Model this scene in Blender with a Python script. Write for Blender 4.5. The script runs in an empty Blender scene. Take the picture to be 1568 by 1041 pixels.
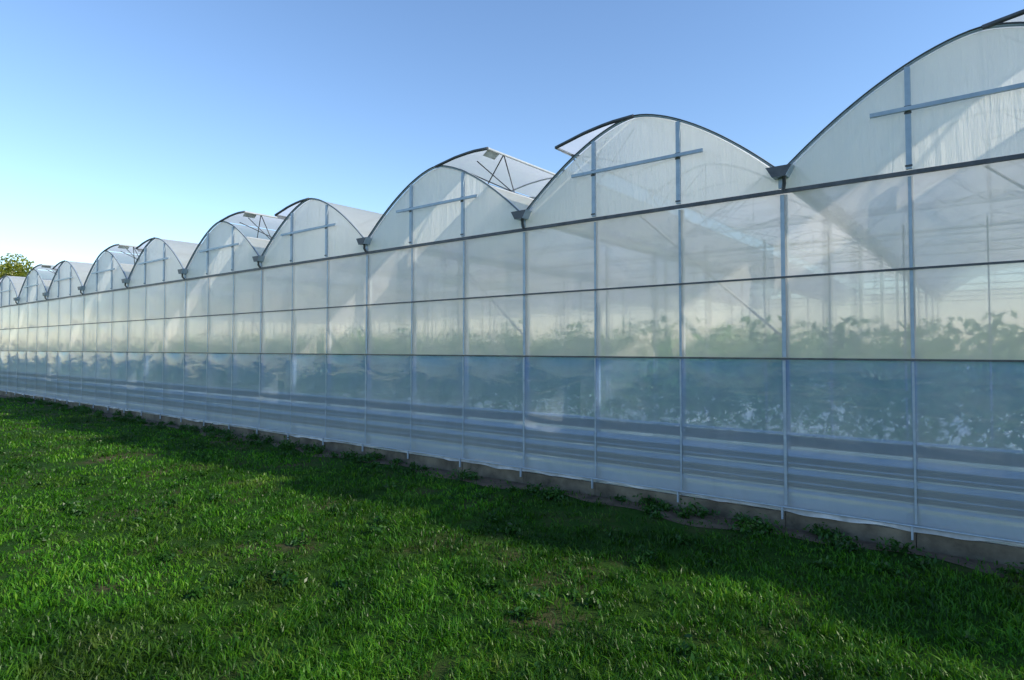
import bpy, math, random
import numpy as np
from mathutils import Vector
random.seed(7); rng=np.random.default_rng(7)
scene=bpy.context.scene
# ---------------------------------------------------------------- dimensions
F=950.0; IW=1568.0
ALPHA=math.atan(1209/F); D=7.4; CAMH=2.0
W=3.665
def tx(t): return -(W*t-D*math.tan(ALPHA))      # world X of bay coordinate t
Z_FILM0=0.20; Z_MID=1.882; Z_R2=2.80; Z_EAVE=3.767; Z_GUT=3.98; Z_STRUT=4.41
T0=0.09; NB=14; DEPTH=24.0
SUN_EL=math.radians(31); SUN_AZ=math.radians(74)   # azimuth from +Y toward +X

# ---------------------------------------------------------------- mesh builder
class MB:
    def __init__(s): s.v=[]; s.f=[]; s.smooth=[]
    def box(s,x0,x1,y0,y1,z0,z1):
        b=len(s.v)
        s.v+=[(x0,y0,z0),(x1,y0,z0),(x1,y1,z0),(x0,y1,z0),(x0,y0,z1),(x1,y0,z1),(x1,y1,z1),(x0,y1,z1)]
        for q in [(0,3,2,1),(4,5,6,7),(0,1,5,4),(1,2,6,5),(2,3,7,6),(3,0,4,7)]:
            s.f.append(tuple(b+i for i in q)); s.smooth.append(False)
    def poly(s,pts,r,n=6):
        pts=[Vector(p) for p in pts]; b=len(s.v); m=len(pts)
        for i,p in enumerate(pts):
            d=(pts[min(i+1,m-1)]-pts[max(i-1,0)]).normalized()
            up=Vector((0,0,1)) if abs(d.z)<0.9 else Vector((0,1,0))
            a=d.cross(up).normalized(); c=a.cross(d).normalized()
            for k in range(n):
                w=2*math.pi*(k+.5)/n
                s.v.append(tuple(p+a*r*math.cos(w)+c*r*math.sin(w)))
        for i in range(m-1):
            for k in range(n):
                k2=(k+1)%n
                s.f.append((b+i*n+k,b+i*n+k2,b+(i+1)*n+k2,b+(i+1)*n+k)); s.smooth.append(True)
        s.f.append(tuple(b+k for k in range(n))); s.smooth.append(False)
        s.f.append(tuple(b+(m-1)*n+k for k in reversed(range(n)))); s.smooth.append(False)
    def grid(s,P,smooth=True):   # P[i][j] points
        b=len(s.v); I=len(P); J=len(P[0])
        for r in P: s.v+= [tuple(p) for p in r]
        for i in range(I-1):
            for j in range(J-1):
                s.f.append((b+i*J+j,b+i*J+j+1,b+(i+1)*J+j+1,b+(i+1)*J+j)); s.smooth.append(smooth)
    def obj(s,name,mat,parent=None):
        me=bpy.data.meshes.new(name); me.from_pydata(s.v,[],s.f); me.update()
        me.polygons.foreach_set('use_smooth',s.smooth)
        me.materials.append(mat)
        o=bpy.data.objects.new(name,me); scene.collection.objects.link(o)
        if parent: o.parent=parent
        return o
def np_mesh(name,verts,quads,mat,attr=None,smooth=False):
    me=bpy.data.meshes.new(name)
    nv=len(verts); nq=len(quads); k=quads.shape[1]
    me.vertices.add(nv); me.vertices.foreach_set('co',verts.astype(np.float32).ravel())
    me.loops.add(nq*k); me.loops.foreach_set('vertex_index',quads.astype(np.int32).ravel())
    me.polygons.add(nq)
    me.polygons.foreach_set('loop_start',np.arange(0,nq*k,k,dtype=np.int32))
    me.polygons.foreach_set('loop_total',np.full(nq,k,dtype=np.int32))
    me.update(calc_edges=True)
    if attr is not None:
        a=me.attributes.new('rnd','FLOAT','POINT'); a.data.foreach_set('value',attr.astype(np.float32))
    me.materials.append(mat)
    o=bpy.data.objects.new(name,me); scene.collection.objects.link(o); return o

# ---------------------------------------------------------------- materials
def newmat(n):
    m=bpy.data.materials.new(n); m.use_nodes=True; nt=m.node_tree; nt.nodes.clear()
    out=nt.nodes.new('ShaderNodeOutputMaterial'); return m,nt,out
def N(nt,t,**kw):
    n=nt.nodes.new(t)
    for k,v in kw.items():
        if k in n.inputs: n.inputs[k].default_value=v
        else: setattr(n,k,v)
    return n
def ramp(nt,src,stops):
    r=nt.nodes.new('ShaderNodeValToRGB'); cr=r.color_ramp
    while len(cr.elements)<len(stops): cr.elements.new(0.5)
    for e,(p,c) in zip(cr.elements,stops):
        e.position=p; e.color=(*c,1) if len(c)==3 else c
    nt.links.new(src,r.inputs[0]); return r.outputs[0]
def noise(nt,scale,detail=4,rough=.5,vscale=None,dist=0):
    tc=N(nt,'ShaderNodeNewGeometry')
    src=tc.outputs['Position']
    if vscale:
        mp=N(nt,'ShaderNodeMapping'); mp.inputs['Scale'].default_value=vscale
        nt.links.new(src,mp.inputs['Vector']); src=mp.outputs[0]
    n=N(nt,'ShaderNodeTexNoise'); n.inputs['Scale'].default_value=scale; n.inputs['Detail'].default_value=detail
    n.inputs['Roughness'].default_value=rough; n.inputs['Distortion'].default_value=dist
    nt.links.new(src,n.inputs['Vector']); return n.outputs[0]
def math_(nt,op,a,b=None,clamp=False):
    m=nt.nodes.new('ShaderNodeMath'); m.operation=op; m.use_clamp=clamp
    for i,x in enumerate((a,b)):
        if x is None: continue
        if isinstance(x,(int,float)): m.inputs[i].default_value=x
        else: nt.links.new(x,m.inputs[i])
    return m.outputs[0]
def film(name,c1,c2,transp,transl,gloss=1.0,rough=.12,bump=.25,vs=(1,1,1),ior=1.4,nscale=.9,var=.25,refr=.0,pale_sheen=None,fall=.6,rr=.45):
    m,nt,out=newmat(name); L=nt.links
    n1=noise(nt,nscale,5,.6,vs,dist=1.0)
    col=ramp(nt,n1,[(.35,c1),(.65,c2)])
    if pale_sheen:   # sky sheen painted into the colour: lighter, greyer film towards the ground
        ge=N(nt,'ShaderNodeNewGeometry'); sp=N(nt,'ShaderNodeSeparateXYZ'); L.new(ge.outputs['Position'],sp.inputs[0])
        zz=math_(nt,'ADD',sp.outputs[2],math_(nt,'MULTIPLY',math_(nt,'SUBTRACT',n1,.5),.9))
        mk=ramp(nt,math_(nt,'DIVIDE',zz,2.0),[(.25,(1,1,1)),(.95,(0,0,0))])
        mx=N(nt,'ShaderNodeMixRGB'); L.new(mk,mx.inputs[0]); L.new(col,mx.inputs[1]); mx.inputs[2].default_value=(*pale_sheen,1); col=mx.outputs[0]
    bh=math_(nt,'ADD',noise(nt,2.2,3,.5,vs,dist=.6),math_(nt,'MULTIPLY',noise(nt,6,3,.6,(vs[0]*1.2,1,.4),dist=1.2),.35))
    bp=N(nt,'ShaderNodeBump'); bp.inputs['Strength'].default_value=bump; bp.inputs['Distance'].default_value=.05
    L.new(bh,bp.inputs['Height'])
    df=N(nt,'ShaderNodeBsdfDiffuse'); tl=N(nt,'ShaderNodeBsdfTranslucent'); tr=N(nt,'ShaderNodeBsdfTransparent'); gl=N(nt,'ShaderNodeBsdfGlossy')
    gl.inputs['Roughness'].default_value=rough
    for x in (df,tl,gl): L.new(bp.outputs[0],x.inputs['Normal'])
    L.new(col,df.inputs['Color']); L.new(col,tl.inputs['Color'])
    tcol=(*[min(1,v*.9+.1) for v in c2],1)
    tr.inputs['Color'].default_value=tcol
    thr=tr.outputs[0]
    if refr>0:
        rf=N(nt,'ShaderNodeBsdfRefraction'); rf.inputs['IOR'].default_value=1.12; rf.inputs['Roughness'].default_value=rr; rf.inputs['Color'].default_value=tcol
        q=N(nt,'ShaderNodeMixShader'); q.inputs[0].default_value=refr; L.new(tr.outputs[0],q.inputs[1]); L.new(rf.outputs[0],q.inputs[2]); thr=q.outputs[0]
    a=N(nt,'ShaderNodeMixShader'); a.inputs[0].default_value=transl
    L.new(df.outputs[0],a.inputs[1]); L.new(tl.outputs[0],a.inputs[2])
    lw=N(nt,'ShaderNodeLayerWeight'); lw.inputs['Blend'].default_value=.35
    face=math_(nt,'SUBTRACT',1.0,math_(nt,'MULTIPLY',lw.outputs['Facing'],fall))
    n2=noise(nt,1.6,4,.6,(1.0,1.0,.6),dist=1.5)
    tt=math_(nt,'MULTIPLY',face,math_(nt,'ADD',transp-var/2,math_(nt,'MULTIPLY',n2,var)),True)
    b=N(nt,'ShaderNodeMixShader'); L.new(tt,b.inputs[0]); L.new(a.outputs[0],b.inputs[1]); L.new(thr,b.inputs[2])
    fr=N(nt,'ShaderNodeFresnel'); fr.inputs['IOR'].default_value=ior; L.new(bp.outputs[0],fr.inputs['Normal'])
    c=N(nt,'ShaderNodeMixShader'); L.new(math_(nt,'MULTIPLY',fr.outputs[0],gloss,True),c.inputs[0])
    L.new(b.outputs[0],c.inputs[1]); L.new(gl.outputs[0],c.inputs[2]); L.new(c.outputs[0],out.inputs[0])
    return m
def solid(name,c1,c2,rough=.6,metal=0.,scale=6,bump=.1,detail=5,vs=None):
    m,nt,out=newmat(name); L=nt.links
    n=noise(nt,scale,detail,.6,vs); col=ramp(nt,n,[(.3,c1),(.7,c2)])
    p=N(nt,'ShaderNodeBsdfPrincipled'); p.inputs['Roughness'].default_value=rough; p.inputs['Metallic'].default_value=metal
    L.new(col,p.inputs['Base Color'])
    bp=N(nt,'ShaderNodeBump'); bp.inputs['Strength'].default_value=bump; bp.inputs['Distance'].default_value=.02
    L.new(noise(nt,scale*4,4),bp.inputs['Height']); L.new(bp.outputs[0],p.inputs['Normal'])
    L.new(p.outputs[0],out.inputs[0]); return m

M_roof=film('roof_film',(.97,.97,.96),(.99,.99,.98),.20,.76,.4,.25,.15,(1,.3,1),var=.08,fall=.4)
M_gable=film('gable_film',(.96,.96,.94),(.99,.99,.96),.12,.58,.35,.25,.28,(4,1,.5),nscale=.6,var=.08)
M_upper=film('upper_wall_film',(.96,.91,.91),(.99,.95,.89),.40,.58,.7,.16,.22,(.6,1,1.2),var=.22,refr=.62,rr=.32,fall=.5)
M_low=film('lower_wall_film',(.20,.42,.82),(.38,.58,.90),.50,.50,.85,.12,.13,(.5,1,1.6),ior=1.45,var=.22,refr=.5,pale_sheen=(.84,.90,.89),fall=.45,rr=.2)
M_white=solid('white_film_edge',(.2,.21,.2),(.70,.71,.71),.5,0,2.5)
M_steel=solid('galvanised_steel',(.30,.38,.46),(.42,.50,.58),.4,.2,8)
M_pale=solid('inner_painted_frame',(.42,.45,.48),(.56,.58,.6),.4,.1,8)
M_dark=solid('dark_profile',(.06,.065,.075),(.12,.125,.135),.5,.3,8)
M_conc=solid('concrete_base',(.06,.052,.038),(.23,.20,.145),.9,0,3,.6,8)
M_cloth=solid('ground_cloth',(.74,.70,.60),(.84,.80,.70),.9,0,1)
M_board=solid('white_pipe',(.92,.93,.94),(.95,.96,.97),.4,0,2)
M_darkb=solid('painted_gap_shade',(.02,.03,.04),(.09,.12,.13),.7,0,1.2)

def leafmat(name,stops,trans=.45,patch=1.0,gloss=.06,bare=False):
    m,nt,out=newmat(name); L=nt.links
    at=N(nt,'ShaderNodeAttribute'); at.attribute_name='rnd'
    n=noise(nt,patch,5,.6)
    f=math_(nt,'ADD',math_(nt,'MULTIPLY',at.outputs['Fac'],.5),math_(nt,'MULTIPLY',n,.75))
    f=math_(nt,'SUBTRACT',f,.12,True)
    col=ramp(nt,f,stops)
    if bare:
        p2=noise(nt,.55,5,.65); mk=ramp(nt,p2,[(.54,(0,0,0)),(.68,(1,1,1))])
        mx=N(nt,'ShaderNodeMixRGB'); L.new(math_(nt,'MULTIPLY',mk,.5),mx.inputs[0]); L.new(col,mx.inputs[1]); mx.inputs[2].default_value=(.17,.18,.035,1); col=mx.outputs[0]
        p3=noise(nt,.42,6,.68,(1,1,1),dist=.8); mk=ramp(nt,p3,[(.38,(.28,.34,.36)),(.62,(1.0,1.0,1.0))])
        mx=N(nt,'ShaderNodeMixRGB'); mx.blend_type='MULTIPLY'; mx.inputs[0].default_value=1; L.new(col,mx.inputs[1]); L.new(mk,mx.inputs[2]); col=mx.outputs[0]
    d=N(nt,'ShaderNodeBsdfDiffuse'); t=N(nt,'ShaderNodeBsdfTranslucent'); g=N(nt,'ShaderNodeBsdfGlossy'); g.inputs['Roughness'].default_value=.4
    L.new(col,d.inputs[0]); L.new(col,t.inputs[0])
    a=N(nt,'ShaderNodeMixShader'); a.inputs[0].default_value=trans; L.new(d.outputs[0],a.inputs[1]); L.new(t.outputs[0],a.inputs[2])
    b=N(nt,'ShaderNodeMixShader'); b.inputs[0].default_value=gloss; L.new(a.outputs[0],b.inputs[1]); L.new(g.outputs[0],b.inputs[2])
    L.new(b.outputs[0],out.inputs[0]); return m
M_grass=leafmat('grass_blades',[(.12,(.022,.07,.006)),(.35,(.045,.165,.008)),(.60,(.095,.31,.014)),(.82,(.21,.42,.03)),(1,(.42,.44,.09))],.5,1.3,.02,True)
M_crop=leafmat('crop_leaves',[(.2,(.11,.30,.07)),(.6,(.22,.47,.14)),(1,(.55,.60,.16))],.5,2)
M_tree=leafmat('tree_leaves',[(.2,(.10,.15,.01)),(.6,(.28,.31,.02)),(1,(.50,.44,.04))],.5,.5)
M_weed=leafmat('weed_leaves',[(.2,(.015,.05,.008)),(.6,(.03,.11,.012)),(1,(.08,.18,.02))],.35,2,.03)
M_bark=solid('bark',(.07,.05,.035),(.14,.11,.08),.9,0,5,.5)

m,nt,out=newmat('ground_soil_grass'); L=nt.links
n1=noise(nt,.9,8,.65); c1=ramp(nt,n1,[(.3,(.012,.04,.006)),(.5,(.025,.07,.008)),(.60,(.05,.065,.02)),(.68,(.11,.08,.05))])
p=N(nt,'ShaderNodeBsdfPrincipled'); p.inputs['Roughness'].default_value=.95; p.inputs['Specular IOR Level'].default_value=.1
L.new(c1,p.inputs['Base Color']); bp=N(nt,'ShaderNodeBump'); bp.inputs['Strength'].default_value=.8; bp.inputs['Distance'].default_value=.04
L.new(noise(nt,22,6,.7),bp.inputs['Height']); L.new(bp.outputs[0],p.inputs['Normal']); L.new(p.outputs[0],out.inputs[0]); M_ground=m
M_soil=solid('bare_soil',(.05,.034,.02),(.16,.11,.07),.95,0,5,.9,8)

# ---------------------------------------------------------------- ground
g=MB(); g.grid([[(x,y,0) for y in (-1500,-50,-7,0,30,1500)] for x in (-1500,-60,0,60,1500)],False)
g.obj('ground',M_ground)

# ---------------------------------------------------------------- greenhouse
GH=bpy.data.objects.new('greenhouse',None); scene.collection.objects.link(GH)
def arch(g): return Z_GUT+1.07*(1-abs(g)**1.6)
XL=tx(T0+NB); XR=tx(T0)
s_=MB(); P=[[],[]]
for i in range(301):
    x=XL+(XR-XL)*i/300
    P[0].append((x,-.02,.006)); P[1].append((x,-.42-.13*math.sin(x*1.7)-.09*math.sin(x*4.3+1),.006))
s_.grid(P,False); s_.obj('soil_strip',M_soil)
steel=MB(); dark=MB(); gable=MB(); upper=MB(); lower=MB(); roof=MB(); gutter=MB(); white=MB(); boards=MB(); shade=MB(); inner=MB(); conc=MB()
for k in range(NB):
    t=T0+k; xa=tx(t); xb=tx(t+1); xc=(xa+xb)/2; hw=W/2   # xa right, xb left
    right_flap = (k%2==0)    # t=2.09 (k=2) flap toward +X
    P=[[],[],[]]
    for i in range(49):
        gg=-1+2*i/48; x=xc+gg*(hw-.03); zt=arch(gg)
        for j,f in enumerate((0,.5,1)):
            P[j].append((x,-.004-.012*math.sin(math.pi*f),Z_EAVE+.02+(zt-Z_EAVE-.03)*f))
    gable.grid(P)
    hp=[(xc+hw*(-1+2*i/40),-.03,arch(-1+2*i/40)+.005) for i in range(41)]
    steel.poly(hp,.018,6)
    dark.poly([(a,-.052,b+.010) for a,_,b in hp],.008,4)
    for fr in (-1/3,1/3):
        x=xc+fr*W/2
        steel.box(x-.025,x+.025,-.06,-.022,Z_EAVE+.04,arch(fr)-.02)
        for zz_ in (Z_EAVE+.07,Z_STRUT-.035,Z_STRUT+.028):      # brackets and bolts
            dark.box(x-.032,x+.032,-.066,-.0605,zz_-.010,zz_+.010)
    steel.box(xc-.257*W,xc+.257*W,-.10,-.062,Z_STRUT-.02,Z_STRUT+.02)
    ys=[.0]+list(np.linspace(1.5,DEPTH,16))
    def strip(ga,gb,n):
        roof.grid([[(xc+hw*(ga+(gb-ga)*i/n),y,arch(ga+(gb-ga)*i/n)) for i in range(n+1)] for y in ys])
    s=1 if right_flap else -1
    if s>0: strip(-1,0,14); strip(.62,1,8)
    else: strip(0,1,14); strip(-1,-.62,8)
    fl=[(0,5.055),(.06,5.09),(.122,5.125),(.22,5.15),(.312,5.135)] if s>0 else [(0,5.06),(.1,5.05),(.2,5.0),(.337,4.885)]
    fx=[f[0] for f in fl]; fz=[f[1] for f in fl]
    us=np.linspace(0,fx[-1],9); zs=np.interp(us,fx,fz)
    roof.grid([[(xc+s*u*W,y-.05,z+.01) for u,z in zip(us,zs)] for y in ys])
    for y in [-.05,2,4,6,8,10,12,16,20]:
        (dark if y<0 else inner).poly([(xc+s*u*W,y,z) for u,z in zip(us,zs)],.026 if y<0 else .015,6)
    inner.poly([(xc+s*us[-1]*W,-.05,zs[-1]),(xc+s*us[-1]*W,DEPTH,zs[-1])],.022,6)
    inner.poly([(xc+s*.62*hw,0,arch(.62)),(xc+s*.62*hw,DEPTH,arch(.62))],.02,6)
    white.grid([[(xc+s*us[-1]*W,-.04,zs[-1]-.01),(xc+s*us[-1]*W-s*.0,.25,zs[-1]-.01)],[(xc+s*(us[-1]-.03)*W,-.04,zs[-1]-.09),(xc+s*(us[-1]-.03)*W,.25,zs[-1]-.09)]])
    for y in (.35,2.9,5.4,8.0,11):
        e=(xc+s*us[-1]*W,y,zs[-1])
        dark.poly([e,(xc+s*.62*hw,y+.3,arch(.62))],.011,5)
        dark.poly([e,(xc+s*.25*hw,y+.3,arch(.3)-.2)],.011,5)
        dark.poly([(xc+s*.5*us[-1]*W,y,zs[4]),(xc+s*.62*hw,y+.3,arch(.62))],.010,5)
        dark.poly([(xc+s*.15*us[-1]*W,y,zs[1]),(xc+s*.62*hw,y+.6,arch(.62))],.010,5)
    for y in (2.5,5,7.5,10,12.5,15,17.5,20,22.5):
        inner.poly([(xc+hw*(-1+2*i/20),y,arch(-1+2*i/20)-.03) for i in range(21)],.02,5)
        inner.poly([(xa,y,Z_EAVE+.1),(xb,y,Z_EAVE+.1)],.022,5)
        inner.poly([(xc,y,arch(0)-.03),(xc,y,Z_EAVE+.1)],.014,4)
        inner.poly([(xc-.5*hw,y,arch(.5)-.03),(xc,y,Z_EAVE+.1)],.012,4)
        inner.poly([(xc+.5*hw,y,arch(.5)-.03),(xc,y,Z_EAVE+.1)],.012,4)
        inner.poly([(xa,y,0),(xa,y,Z_GUT)],.035,6)
    inner.poly([(xa,.15,Z_MID+.2),(xc,.15,Z_EAVE)],.014,5)
    # crop support wires along X and hangers
    for y in (1.2,2.4): inner.poly([(xa,y,3.35),(xb,y,3.35)],.014,4)
    for q in range(5):
        x=xb+W*(q+.5)/5; inner.poly([(x,.6,.9),(x,.6,3.35)],.011,4)
    for j in range(3):
        p0=xb+W*j/3; p1=xb+W*(j+1)/3
        def panel(mb,z0,z1,yb,bul,nx=10,nz=10):
            ph=random.uniform(0,6.28); am=random.uniform(.6,1.3)
            P=[]
            for a in range(nz+1):
                r=[]
                for b in range(nx+1):
                    u=b/nx; v=a/nz
                    e=(math.sin(math.pi*u)**.6)*(math.sin(math.pi*v)**.6) if 0<u<1 and 0<v<1 else 0
                    y=yb-bul*am*e*(1+.35*math.sin(5*u+ph)+.25*math.sin(7*v+3*u+ph))
                    r.append((p0+(p1-p0)*u,y,z0+(z1-z0)*v))
                P.append(r)
            mb.grid(P)
        panel(upper,Z_R2,Z_EAVE,.0,.012)
        panel(upper,Z_MID+.0,Z_R2,.0,.014)
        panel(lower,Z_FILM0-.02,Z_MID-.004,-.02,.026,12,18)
    for j in range(3):
        x=xb+W*j/3
        w=.036 if j==0 else .024
        steel.box(x-w,x+w,.036,.09,.02,Z_EAVE-.02)
        steel.box(x-w*.6,x+w*.6,-.017,-.013,Z_MID+.02,Z_EAVE-.03)
        steel.box(x-w*.45,x+w*.45,-.030,-.026,Z_FILM0+.05,Z_MID-.02)
    x=xb
    gutter.grid([[(x-.14,y,Z_GUT+.06),(x-.075,y,Z_GUT-.06),(x+.075,y,Z_GUT-.06),(x+.14,y,Z_GUT+.06)] for y in (-.16,DEPTH+.1)],False)
    dark.v+= [(x-.14,-.161,Z_GUT+.055),(x-.07,-.161,Z_GUT-.065),(x+.07,-.161,Z_GUT-.065),(x+.14,-.161,Z_GUT+.055)]
    b=len(dark.v)-4; dark.f.append((b,b+1,b+2,b+3)); dark.smooth.append(False)
    steel.box(x-.03,x+.03,-.055,-.012,Z_EAVE+.04,Z_GUT-.062)
    dark.poly([(x+.05,-.12,Z_GUT-.06),(x+.05,-.12,Z_GUT-.14),(x+.02,-.05,Z_GUT-.2)],.022,6)
dark.box(XL,XR,-.055,-.018,Z_EAVE-.018,Z_EAVE+.024)
dark.box(XL,XR,-.034,-.020,Z_R2-.011,Z_R2+.011)
dark.box(XL,XR,-.054,-.034,Z_MID-.010,Z_MID+.010)
# low pipes / boards right behind the film
boards.box(XL,XR,-.010,.015,1.035,1.06)
boards.box(XL,XR,-.010,.015,.795,.865)
boards.box(XL,XR,-.010,.015,.715,.728)
boards.box(XL,XR,-.010,.015,.60,.66)
boards.box(XL,XR,-.010,.015,.51,.523)
boards.box(XL,XR,-.010,.01,.40,.435)
boards.box(XL,XR,.08,.10,.18,.34)
shade.box(XL,XR,.05,.08,.90,1.015)  # dark strips added as painted shade for the gaps between the pipes
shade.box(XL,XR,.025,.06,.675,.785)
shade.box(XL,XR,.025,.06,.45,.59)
# hanging white film edge (wavy) + wire + concrete plinth
P=[[],[],[]]
n=1400
for i in range(n+1):
    x=XL+(XR-XL)*i/n
    w=.014*math.sin(x*1.3)+.010*math.sin(x*5.7+1)+.006*math.sin(x*13+2)
    P[0].append((x,-.032,.228)); P[1].append((x,-.045-.01*math.sin(x*23),.212+w*.3)); P[2].append((x,-.055+.3*w,.195+w))
white.grid(P)
steel.poly([(XL,-.06,.235),(XR,-.06,.235)],.010,6)
xx=XL
while xx<XR:
    x2=min(xx+W/3*1.0,XR)
    dz=random.uniform(-.008,.008); dy=random.uniform(-.006,.006)
    conc.box(xx+.004,x2-.004,-.04+dy,.022,-.2,.175+dz); xx=x2
for i in range(int((XR-XL)/1.2217)):
    x=XR-.03-i*W/3
    steel.box(x-.009,x+.009,-.075,-.048,.10,.24)
upper.grid([[(XL-.02,y,z) for y in (.0,DEPTH)] for z in (.2,Z_GUT)],False)
upper.grid([[(XR+.02,y,z) for y in (.0,DEPTH)] for z in (.2,Z_GUT)],False)
upper.grid([[(x,DEPTH,z) for x in (XL,XR)] for z in (.2,Z_GUT+.4)],False)
fl=MB(); fl.grid([[(x,y,.004) for y in (.1,DEPTH)] for x in (XL,XR)],False); fl.obj('floor_cloth',M_cloth,GH)
steel.obj('posts_and_rails',M_steel,GH); dark.obj('dark_hoops_and_profiles',M_dark,GH)
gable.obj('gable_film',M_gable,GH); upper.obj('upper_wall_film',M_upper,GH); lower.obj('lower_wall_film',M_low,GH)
roof.obj('roof_film',M_roof,GH); gutter.obj('gutters',M_steel,GH); white.obj('film_edges',M_white,GH)
boards.obj('heating_pipes',M_board,GH); shade.obj('gap_shade_strips',M_darkb,GH); inner.obj('inner_frame',M_pale,GH); conc.obj('concrete_base',M_conc,GH)

# ---------------------------------------------------------------- leaf clouds
def leaf_quads(C,size):
    n=len(C)
    a=rng.normal(size=(n,3)); a/=np.linalg.norm(a,axis=1)[:,None]
    b=rng.normal(size=(n,3)); b-= (b*a).sum(1)[:,None]*a; b/=np.linalg.norm(b,axis=1)[:,None]
    s=size*rng.uniform(.6,1.4,n)[:,None]
    V=np.stack([C-a*s,C+b*s*.45,C+a*s,C-b*s*.45],1).reshape(-1,3)
    Q=np.arange(4*n).reshape(n,4)
    return V,Q,np.repeat(rng.random(n),4)
C=[]
for k in range(NB):
    for fr in (.12,.31,.5,.69,.88):
        x=tx(T0+k)-W*fr
        nl=1800 if k<8 else 600
        y=.55+rng.random(nl)**1.3*9
        z=.85+rng.random(nl)*1.33
        top=.20*np.sin(y*3+x*5)+.12*np.sin(y*7+x)
        z+=top*(z-.7)/1.5
        wd=.22+.10*np.sin(z*4+y*2)
        C.append(np.stack([x+rng.normal(size=nl)*wd,y,z],1))
C=np.concatenate(C); V,Q,A=leaf_quads(C,.07)
np_mesh('greenhouse_crop_plants',V,Q,M_crop,A)

# ---------------------------------------------------------------- tree behind the left end
fw=Vector((-math.cos(ALPHA),math.sin(ALPHA),0)); rt=Vector((math.sin(ALPHA),math.cos(ALPHA),0)); cam0=Vector((0,-D,CAMH))
def place(px,depth): 
    v=cam0+fw*depth+rt*((px-784)/F*depth); return Vector((v.x,v.y,0))
def tree(pos,H,R,nl):
    T=bpy.data.objects.new('tree',None); scene.collection.objects.link(T)
    tk=MB()
    def limb(p,q,r0,r1,n=8):
        b=len(tk.v); p=Vector(p); q=Vector(q); d=(q-p).normalized(); a=d.cross(Vector((.3,1,.1))).normalized(); c=a.cross(d)
        for pp,r in ((p,r0),((p+q)/2+Vector((random.uniform(-.15,.15),random.uniform(-.15,.15),0)),(r0+r1)/2),(q,r1)):
            for i in range(n):
                w=2*math.pi*i/n; tk.v.append(tuple(pp+a*r*math.cos(w)+c*r*math.sin(w)))
        for s in range(2):
            for i in range(n):
                tk.f.append((b+s*n+i,b+s*n+(i+1)%n,b+(s+1)*n+(i+1)%n,b+(s+1)*n+i)); tk.smooth.append(True)
    limb(pos,pos+Vector((0,0,H*.5)),.35,.22)
    cl=[]
    for i in range(26):
        th=random.uniform(0,6.28); ph=random.uniform(-.5,1.3); rr=R*random.uniform(.45,.95)
        c=pos+Vector((math.cos(th)*math.cos(ph)*rr,math.sin(th)*math.cos(ph)*rr,H*.62+math.sin(ph)*rr*(H*.38/R)))
        limb(pos+Vector((0,0,H*random.uniform(.3,.5))),c,.12,.03,6); cl.append(c)
    per=nl//len(cl); C=[]
    for c in cl:
        v=rng.normal(size=(per,3)); v/=np.linalg.norm(v,axis=1)[:,None]; v*=(rng.random((per,1))**.4)*R*.34*random.uniform(.7,1.2)
        C.append(np.array(c)+v)
    C=np.concatenate(C); V,Q,A=leaf_quads(C,.16)
    lo=np_mesh('leaves',V,Q,M_tree,A); lo.parent=T
    tk.obj('trunk',M_bark,T)
tree(place(-2,60),10.3,4.5,20000)
tree(place(-95,64),10.5,4.2,9000)

# ---------------------------------------------------------------- grass
def fnoise(x,y,sc,seed):
    r=np.random.default_rng(seed); o=np.zeros_like(x)
    for i in range(7):
        a=r.uniform(0,6.28); f=sc*r.uniform(.6,1.8); p=r.uniform(0,6.28)
        o+=np.sin((x*np.cos(a)+y*np.sin(a))*f+p)
    return o/7*1.6
NG=520000
th0=math.atan2(fw.y,fw.x)
th=th0+rng.uniform(-.92,1.0,NG)
rr=2.8*np.exp(rng.random(NG)*math.log(45/2.8))
gx=rr*np.cos(th); gy=-D+rr*np.sin(th)
cx=fnoise(gx,gy,9,1)*.6+fnoise(gx,gy,21,11)*.7; cl=fnoise(gx,gy,2.0,2); bare=fnoise(gx,gy,1.5,5)+.5*fnoise(gx,gy,7,6)
nearwall=np.clip((gy+1.6)/1.4,0,1)
keep=(gy<-.06)&(rng.random(NG)<np.clip(.76+.65*cx,.10,1))&~((bare>.68-.48*nearwall)&(rng.random(NG)<.75))
keep&=~((gy>-.45+.12*np.sin(gx*2.3)+.08*np.sin(gx*6))&(rng.random(NG)<.85))
gx,gy,rr,cx,cl=gx[keep],gy[keep],rr[keep],cx[keep],cl[keep]; n=len(gx)
Ln=(.026+.046*rng.random(n)**1.5)*(1+.5*cx+.3*cl); Ln=np.clip(Ln,.013,.13)
wd=.0022*(1+rng.random(n)**2*1.8)*np.clip((rr/4)**.75,.8,6)
az=rng.uniform(0,2*math.pi,n)+0; lean=rng.uniform(.1,1.8,n)
dx,dy=np.cos(az),np.sin(az); tw=rng.normal(size=n)*.6; sx,sy=-np.sin(az+tw),np.cos(az+tw)
def pt(hf,lf,wf,sgn):
    return np.stack([gx+dx*Ln*lean*lf+sx*wd*wf*sgn, gy+dy*Ln*lean*lf+sy*wd*wf*sgn, Ln*hf-.002],1)
V=np.stack([pt(0,0,.7,-1),pt(0,0,.7,1),pt(.6,.25,1,-1),pt(.6,.25,1,1),pt(.92,.8,.12,-1),pt(.92,.8,.12,1)],1).reshape(-1,3)
b=(np.arange(n)*6)[:,None]
Q=np.concatenate([b+np.array([[0,1,3,2]]),b+np.array([[2,3,5,4]])],0)
A=np.repeat(np.clip(rng.random(n)**1.2*.95+.12*(cl+1)*.7,0,1),6)
np_mesh('grass_lawn',V,Q,M_grass,A)
VV=[];QQ=[];AA=[];off=0
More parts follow.
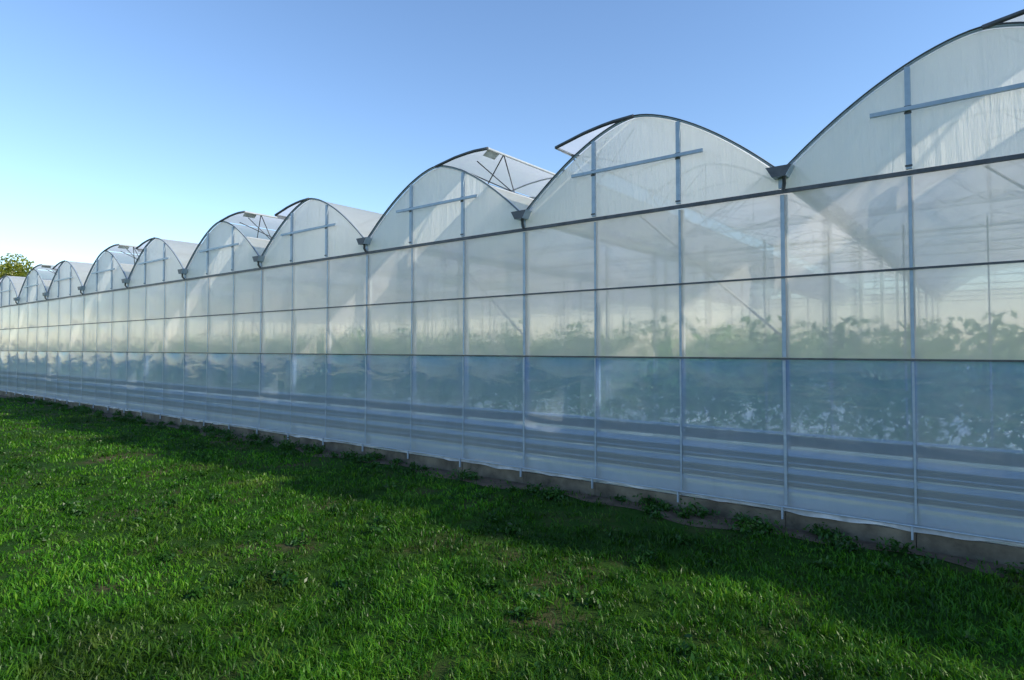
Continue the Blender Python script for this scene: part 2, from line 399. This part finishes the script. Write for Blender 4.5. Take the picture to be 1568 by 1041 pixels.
for i in range(270):
    if i<160: x=random.uniform(-30,4); y=-random.uniform(.08,.6); R=random.uniform(.04,.14)
    else: x=random.uniform(-16,5); y=random.uniform(-5.5,-.4); R=random.uniform(.03,.08)
    m_=int(50+R*700)
    c=np.stack([x+rng.normal(size=m_)*R*.8,y+rng.normal(size=m_)*R*.5,np.abs(rng.normal(size=m_))*R*.5+.02],1)
    c[:,1]=np.minimum(c[:,1],-.07)
    V,Q,A=leaf_quads(c,.022+.05*R); VV.append(V);QQ.append(Q+off);AA.append(A);off+=len(V)
np_mesh('weeds',np.concatenate(VV),np.concatenate(QQ),M_weed,np.concatenate(AA))

# ---------------------------------------------------------------- light
w=bpy.data.worlds.new('World'); scene.world=w; w.use_nodes=True; nt=w.node_tree
bg=nt.nodes['Background']; sky=nt.nodes.new('ShaderNodeTexSky'); sky.sky_type='NISHITA'; sky.sun_disc=False
sky.sun_elevation=SUN_EL; sky.sun_rotation=SUN_AZ; sky.air_density=1.1; sky.dust_density=.1; sky.ozone_density=3.0
hs=nt.nodes.new('ShaderNodeHueSaturation'); hs.inputs['Hue'].default_value=.503; hs.inputs['Saturation'].default_value=1.06; hs.inputs['Value'].default_value=1.6
nt.links.new(sky.outputs[0],hs.inputs['Color']); nt.links.new(hs.outputs[0],bg.inputs[0]); bg.inputs[1].default_value=.15
sl=bpy.data.lights.new('sun','SUN'); sl.energy=5; sl.angle=math.radians(1.2); sl.color=(1,.91,.74)
so=bpy.data.objects.new('sun',sl); scene.collection.objects.link(so)
sd=Vector((math.sin(SUN_AZ)*math.cos(SUN_EL),math.cos(SUN_AZ)*math.cos(SUN_EL),math.sin(SUN_EL)))
so.rotation_euler=sd.to_track_quat('Z','Y').to_euler(); so.location=(10,10,20)
# ---------------------------------------------------------------- camera
cd=bpy.data.cameras.new('camera'); cd.sensor_width=36; cd.lens=F/IW*36; cd.clip_end=4000; cd.clip_start=.05
p=.03; cd.shift_y=(12.5-F*math.tan(p))/IW
co=bpy.data.objects.new('camera',cd); scene.collection.objects.link(co); co.location=cam0
d=Vector((fw.x*math.cos(p),fw.y*math.cos(p),math.sin(p))); co.rotation_euler=d.to_track_quat('-Z','Y').to_euler()
scene.camera=co
scene.view_settings.view_transform='Standard'; scene.view_settings.look='None'; scene.view_settings.exposure=0
